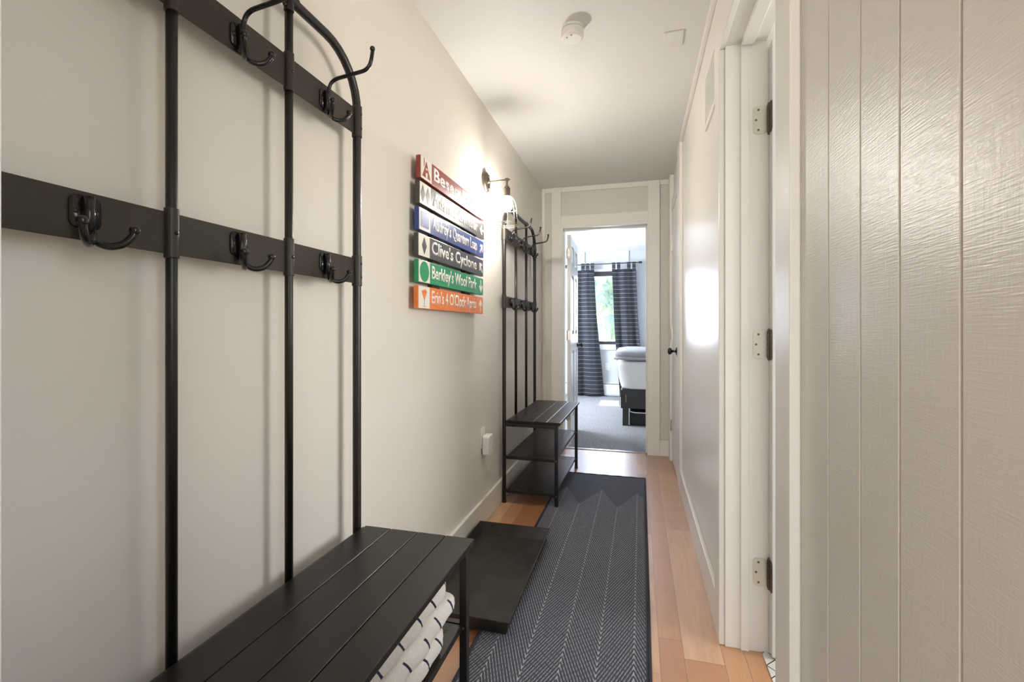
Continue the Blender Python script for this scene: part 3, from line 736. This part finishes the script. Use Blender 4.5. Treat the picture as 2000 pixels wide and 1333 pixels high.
# ------------------------------------------------------------------ doors
def hinge(parent, x, y, z, axis='jamb'):
    """butt hinge: leaf flat on the jamb face (normal -Y), barrel, second leaf on the door edge"""
    bm = bmesh.new(); prism(bm, rrect(x-.024, z, .046, .100, .012), y-.0025, y-.0003, 'XZ'); h = obj('hinge', bm, M['steel'], parent)
    wl = wloc(parent)
    def sub(n, bm, m, **k): bmesh.ops.translate(bm, verts=bm.verts, vec=-wl); return obj(n, bm, m, parent=h, local=True, **k)
    bm = bmesh.new()
    for k in range(5): lathe(bm, [(.0055, z-.05+k*.02+.0006), (.0062, z-.05+k*.02+.0014), (.0062, z-.05+k*.02+.0186), (.0055, z-.05+k*.02+.0194)], (x+.003, y-.006, 0), seg=14)
    ball(bm, (x+.003, y-.006, z+.053), .0048); ball(bm, (x+.003, y-.006, z-.053), .0048)
    sub('hinge_pin', bm, M['dark_steel'])
    bm = bmesh.new()
    for dx, dz in ((-.030, .036), (-.038, 0), (-.030, -.036)): lathe(bm, [(.0042, -.0032), (.0036, -.0024)], (x+dx, y, z+dz), 'Y', 12)
    sub('hinge_screw', bm, M['dark_steel'])
    return h
d3 = struct('door_1', B((1.2925, 1.98, 1.812, 1.847, .012, 2.175)), M['door'], bevel=.002)   # bathroom door, swung fully open into the bathroom
for z in (1.912, 1.106, .288): hinge(d3, 1.287, 1.850, z)
# leaf plates of those hinges on the door edge
bm = bmesh.new()
for z in (1.912, 1.106, .288): prism(bm, rrect(1.826, z, .036, .108, .012), 1.2895, 1.2925)
obj('edge_hinge_leaf', bm, M['dark_leaf'], d3)

# closet door, closed, on the right wall near the bedroom
d2 = struct('door_2', B((WRT+.004, WR+.02, 3.724, 4.306, .01, 2.175)), M['door'], bevel=.002)
def knob(parent, x, y, z, s, m):
    wl = wloc(parent)
    bm = bmesh.new(); lathe(bm, [(.030, 0), (.030, s*.004), (.026, s*.008), (.010, s*.011), (.009, s*.030), (.014, s*.036), (.025, s*.044), (.027, s*.054), (.022, s*.064), (.008, s*.068)], (x, y, z), 'X', 28)
    return obj('door_knob', bm, m, parent, smooth=True, label='black round knob')
knob(d2, WRT+.004, 3.79, .985, -1, M['hook'])
obj('strike_plate', B((WRT-.004, WRT-.001, 3.70, 3.722, .950, 1.018)), M['hook'], d2)
for z in (1.885, 1.107, .315):
    bm = bmesh.new(); lathe(bm, [(.006, z-.05), (.0066, z-.048), (.0066, z+.048), (.006, z+.05)], (WRT-.004, 4.300, 0), seg=12); box(bm, WRT-.001, WRT+.0035, 4.27, 4.300, z-.05, z+.05)
    obj('hinge', bm, M['steel'], d2)
# bedroom door: six panels, open into the bedroom, hinged on the left jamb
d1 = link(bpy.data.objects.new('door_3', None)); d1['kind'] = 'structure'; d1.location = (.168, 4.600, 0); d1.rotation_euler = (0, 0, .030)
W, H, T = .745, 2.085, .035
bm = bmesh.new()   # local: leaf along +Y, thickness in X from 0 to T
st = .105; ms = .09
zr = [.012, .24, .93, 1.10, 1.70, 1.80, 1.99, H]   # rails between panels
ys_ = [(st, (W-ms)/2), ((W+ms)/2, W-st)]
box(bm, 0, T, 0, st, zr[0], H); box(bm, 0, T, W-st, W, zr[0], H); box(bm, 0, T, (W-ms)/2, (W+ms)/2, zr[0], H)
for a, b in ys_:
    for z0, z1 in ((zr[0], zr[1]), (zr[2], zr[3]), (zr[4], zr[5]), (zr[6], zr[7])): box(bm, 0, T, a, b, z0, z1)
obj('leaf', bm, M['door'], d1, local=True)
for a, b in ys_:
    for z0, z1 in ((zr[1], zr[2]), (zr[3], zr[4]), (zr[5], zr[6])):
        bm = bmesh.new(); box(bm, .010, T-.010, a, b, z0, z1); box(bm, .004, T-.004, a+.035, b-.035, z0+.035, z1-.035); obj('raised_panel', bm, M['door'], d1, local=True, bevel=.004)
bm = bmesh.new(); lathe(bm, [(.030, 0), (.030, .004), (.026, .008), (.010, .011), (.009, .030), (.014, .036), (.025, .044), (.027, .054), (.022, .064), (.008, .068)], (T, W-.07, .972), 'X', 28)
obj('door_knob', bm, M['hook'], d1, local=True, smooth=True, label='black round knob')
for z in (1.90, 1.09, .30):
    bm = bmesh.new(); box(bm, .002, T-.003, -.0025, 0, z-.048, z+.048); lathe(bm, [(.006, z-.05), (.006, z+.05)], (-.002, -.008, 0), seg=12); obj('hinge', bm, M['steel'], d1, local=True)

# ------------------------------------------------------------------ bedroom furnishings
rod = thing('curtain_rod', 'black curtain rod across the bedroom window', 'curtain rod', (.3, 8.02, 2.24))
bm = bmesh.new(); tube(bm, [(-.42, 8.02, 2.235), (.86, 8.02, 2.25)], .008, 12); o = obj('rod', bm, M['bed_frame'], rod, smooth=True)
bm = bmesh.new(); lathe(bm, [(.012, 0), (.018, .004), (.018, .05), (.012, .054)], (.86, 8.02, 2.25), 'X', 18); obj('finial', bm, M['bed_frame'], rod)
bm = bmesh.new(); lathe(bm, [(.012, 0), (.018, -.004), (.018, -.05), (.012, -.054)], (-.42, 8.02, 2.235), 'X', 18); obj('finial', bm, M['bed_frame'], rod)
for x in (.80, -.36): obj('bracket', B((x-.008, x+.008, 8.01, BY-.018, 2.20, 2.235)), M['bed_frame'], rod)
def curtain(xt0, xt1, xb0, xb1, xk, tabs, label, ph):
    t = thing('curtain', label, 'curtain', ((xt0+xt1)/2, 8.0, 0), group='striped tab-top curtains')
    bm = bmesh.new(); nx, nz = 60, 50; G = []
    for j in range(nz+1):
        f = j/nz; z = 2.145-(2.145-.012)*f; row = []
        xl = xt0+(xb0-xt0)*f**xk; xr = xt1+(xb1-xt1)*f**xk
        for i in range(nx+1):
            u = i/nx; amp = .018+.028*f
            y = 8.020-amp*(.75*math.sin(u*2*PI*1.7+ph)+.22*math.sin(u*2*PI*3.4+ph*2+f*1.5))-.02*f
            row.append(bm.verts.new((xl+(xr-xl)*u+.004*math.sin(f*9+u*20), min(y, 8.055), z+.008*f*math.sin(u*9+ph))))
        G.append(row)
    for j in range(nz):
        for i in range(nx): bm.faces.new((G[j][i], G[j+1][i], G[j+1][i+1], G[j][i+1]))
    o = obj('cloth', bm, M['curtain'], t, smooth=True); m = o.modifiers.new('s', 'SOLIDIFY'); m.thickness = .003
    for x in tabs:
        bm = bmesh.new(); tube_pts = [(x, 8.006, 2.125), (x, 8.008, 2.24), (x, 8.02, 2.262), (x, 8.034, 2.24), (x, 8.032, 2.125)]
        for a, b in zip(tube_pts, tube_pts[1:]):
            vs = [bm.verts.new((a[0]-.028, a[1], a[2])), bm.verts.new((a[0]+.028, a[1], a[2])), bm.verts.new((b[0]+.028, b[1], b[2])), bm.verts.new((b[0]-.028, b[1], b[2]))]; bm.faces.new(vs)
        bmesh.ops.remove_doubles(bm, verts=bm.verts, dist=1e-5)
        o = obj('tab', bm, M['curtain'], t); m = o.modifiers.new('s', 'SOLIDIFY'); m.thickness = .002
curtain(-.26, .125, -.26, .30, 1.25, (-.21, -.06, .02, .10), 'dark striped curtain left of the bright window gap', .4)
curtain(.425, .815, .555, .95, 1.3, (.455, .535, .70, .785), 'dark striped curtain behind the bed, right of the window gap', 2.0)

# baseboard heater and outlet under the window
ht = thing('baseboard_heater', 'white baseboard heater on the bedroom wall under the window', 'heater', (.3, 8.09, 0))
obj('cover', B((-1.2, 2.2, 8.085, 8.118, .03, .215)), M['bed_trim'], ht, bevel=.006)
obj('top_slot', B((-1.19, 2.19, 8.083, 8.087, .205, .215)), M['dark_plastic'], ht)
obj('end_cap', B((-1.22, -1.2, 8.08, 8.12, .01, .23)), M['bed_trim'], ht)
obj('bracket', B((-1.2, 2.2, 8.095, BY, .01, .22)), M['bed_trim'], ht)
bo = thing('wall_outlet', 'white outlet on the bedroom wall between the two curtains', 'outlet', (.32, BY, .5))
bm = bmesh.new(); prism(bm, rrect(.345, .50, .072, .118, .008), BY-.006, BY, 'XZ'); obj('face_plate', bm, M['bed_trim'], bo, bevel=.001)
obj('socket', B((.33, .36, BY-.008, BY-.006, .51, .54), (.33, .36, BY-.008, BY-.006, .46, .49)), M['white_plastic'], bo)

# bed
bed = thing('bed', 'dark framed bed with white bedding seen through the bedroom doorway', 'bed', (1.4, 6.7, 0))
FXL, FXR, FYN, FYF = .648, 2.15, 5.705, 7.72
obj('foot_board', B((FXL+.018, FXR-.018, FYN, FYN+.018, .208, .428)), M['bed_frame'], bed, bevel=.0015)
obj('side_board', B((FXL, FXL+.018, FYN-.002, FYF, .208, .428)), M['bed_frame'], bed, bevel=.0015)
obj('side_board', B((FXR-.018, FXR, FYN-.002, FYF, .208, .428)), M['bed_frame'], bed, bevel=.0015)
obj('slat_base', B((FXL+.018, FXR-.018, FYN+.02, FYF-.02, .38, .42)), M['bed_frame'], bed)
for x in (FXL+.02, FXR-.09):
    for y in (FYN+.002, FYF-.09): obj('leg', B((x, x+.07, y, y+.07, 0, .208)), M['bed_frame'], bed, bevel=.001)
obj('pull_handle', B((FXL+.055, FXL+.062, FYN-.008, FYN, .28, .37)), M['screw'], bed, bevel=.001)
def soft_box(x0, x1, y0, y1, z0, z1, r, amp, seed, nx=26, ny=26, nz=8):
    bm = bmesh.new(); bmesh.ops.create_cube(bm, size=1)
    bmesh.ops.subdivide_edges(bm, edges=bm.edges[:], cuts=12, use_grid_fill=True)
    hx, hy, hz = (x1-x0)/2, (y1-y0)/2, (z1-z0)/2; c = Vector(((x0+x1)/2, (y0+y1)/2, (z0+z1)/2))
    for v in bm.verts:
        p = Vector((v.co.x*2*hx, v.co.y*2*hy, v.co.z*2*hz)); rr = min(r, hz*.98)
        q = Vector((max(-hx+rr, min(hx-rr, p.x)), max(-hy+rr, min(hy-rr, p.y)), max(-hz+rr, min(hz-rr, p.z))))
        d = p-q
        if d.length > 1e-6: p = q+d.normalized()*min(rr, d.length if d.length < rr else rr)
        p += Vector((math.sin(p.z*23+p.y*9+seed), math.sin(p.x*13+p.z*17+seed*2), math.sin(p.x*11+p.y*8+seed)))*amp
        v.co = c+p
    return bm
bm = soft_box(.590, 2.20, 5.655, 7.74, .426, .776, .045, .004, 1)
for v in bm.verts:      # the fitted cover pulls in towards the frame
    f = max(0, (.776-v.co.z)/.35); v.co.x += (.058 if v.co.x < 1.4 else -.045)*f; v.co.y += (.045*f if v.co.y < 6.5 else 0)
obj('mattress', bm, M['bedding'], bed, smooth=True)
qt = thing('folded_quilt', 'pale grey quilt spread over the white bedding at the foot of the bed', 'quilt', (1.4, 5.9, .78))
obj('top_layer', soft_box(.578, 2.20, 5.64, 6.9, .808, .898, .044, .004, 4), M['throw'], qt, smooth=True)
obj('lower_fold', soft_box(.566, 2.21, 5.63, 6.7, .778, .826, .023, .004, 8), M['throw'], qt, smooth=True)
sb = thing('storage_bin', 'black fabric storage bin pushed under the bed', 'storage bin', (1.0, 5.9, 0))
obj('bin_body', B((.748, 1.42, 5.735, 6.3, .004, .165)), M['bin'], sb, bevel=.012)
bm = bmesh.new(); tube(bm, arc_fillet([(.742, 5.728, .172), (.80, 5.726, .158), (1.3, 5.726, .150), (1.42, 5.728, .168)], .03), .006, 8); obj('rim_piping', bm, M['bedding'], sb, label='pale piping along the rim')
obj('zip_pull', B((.742, .752, 5.722, 5.734, .02, .045)), M['screw'], sb)
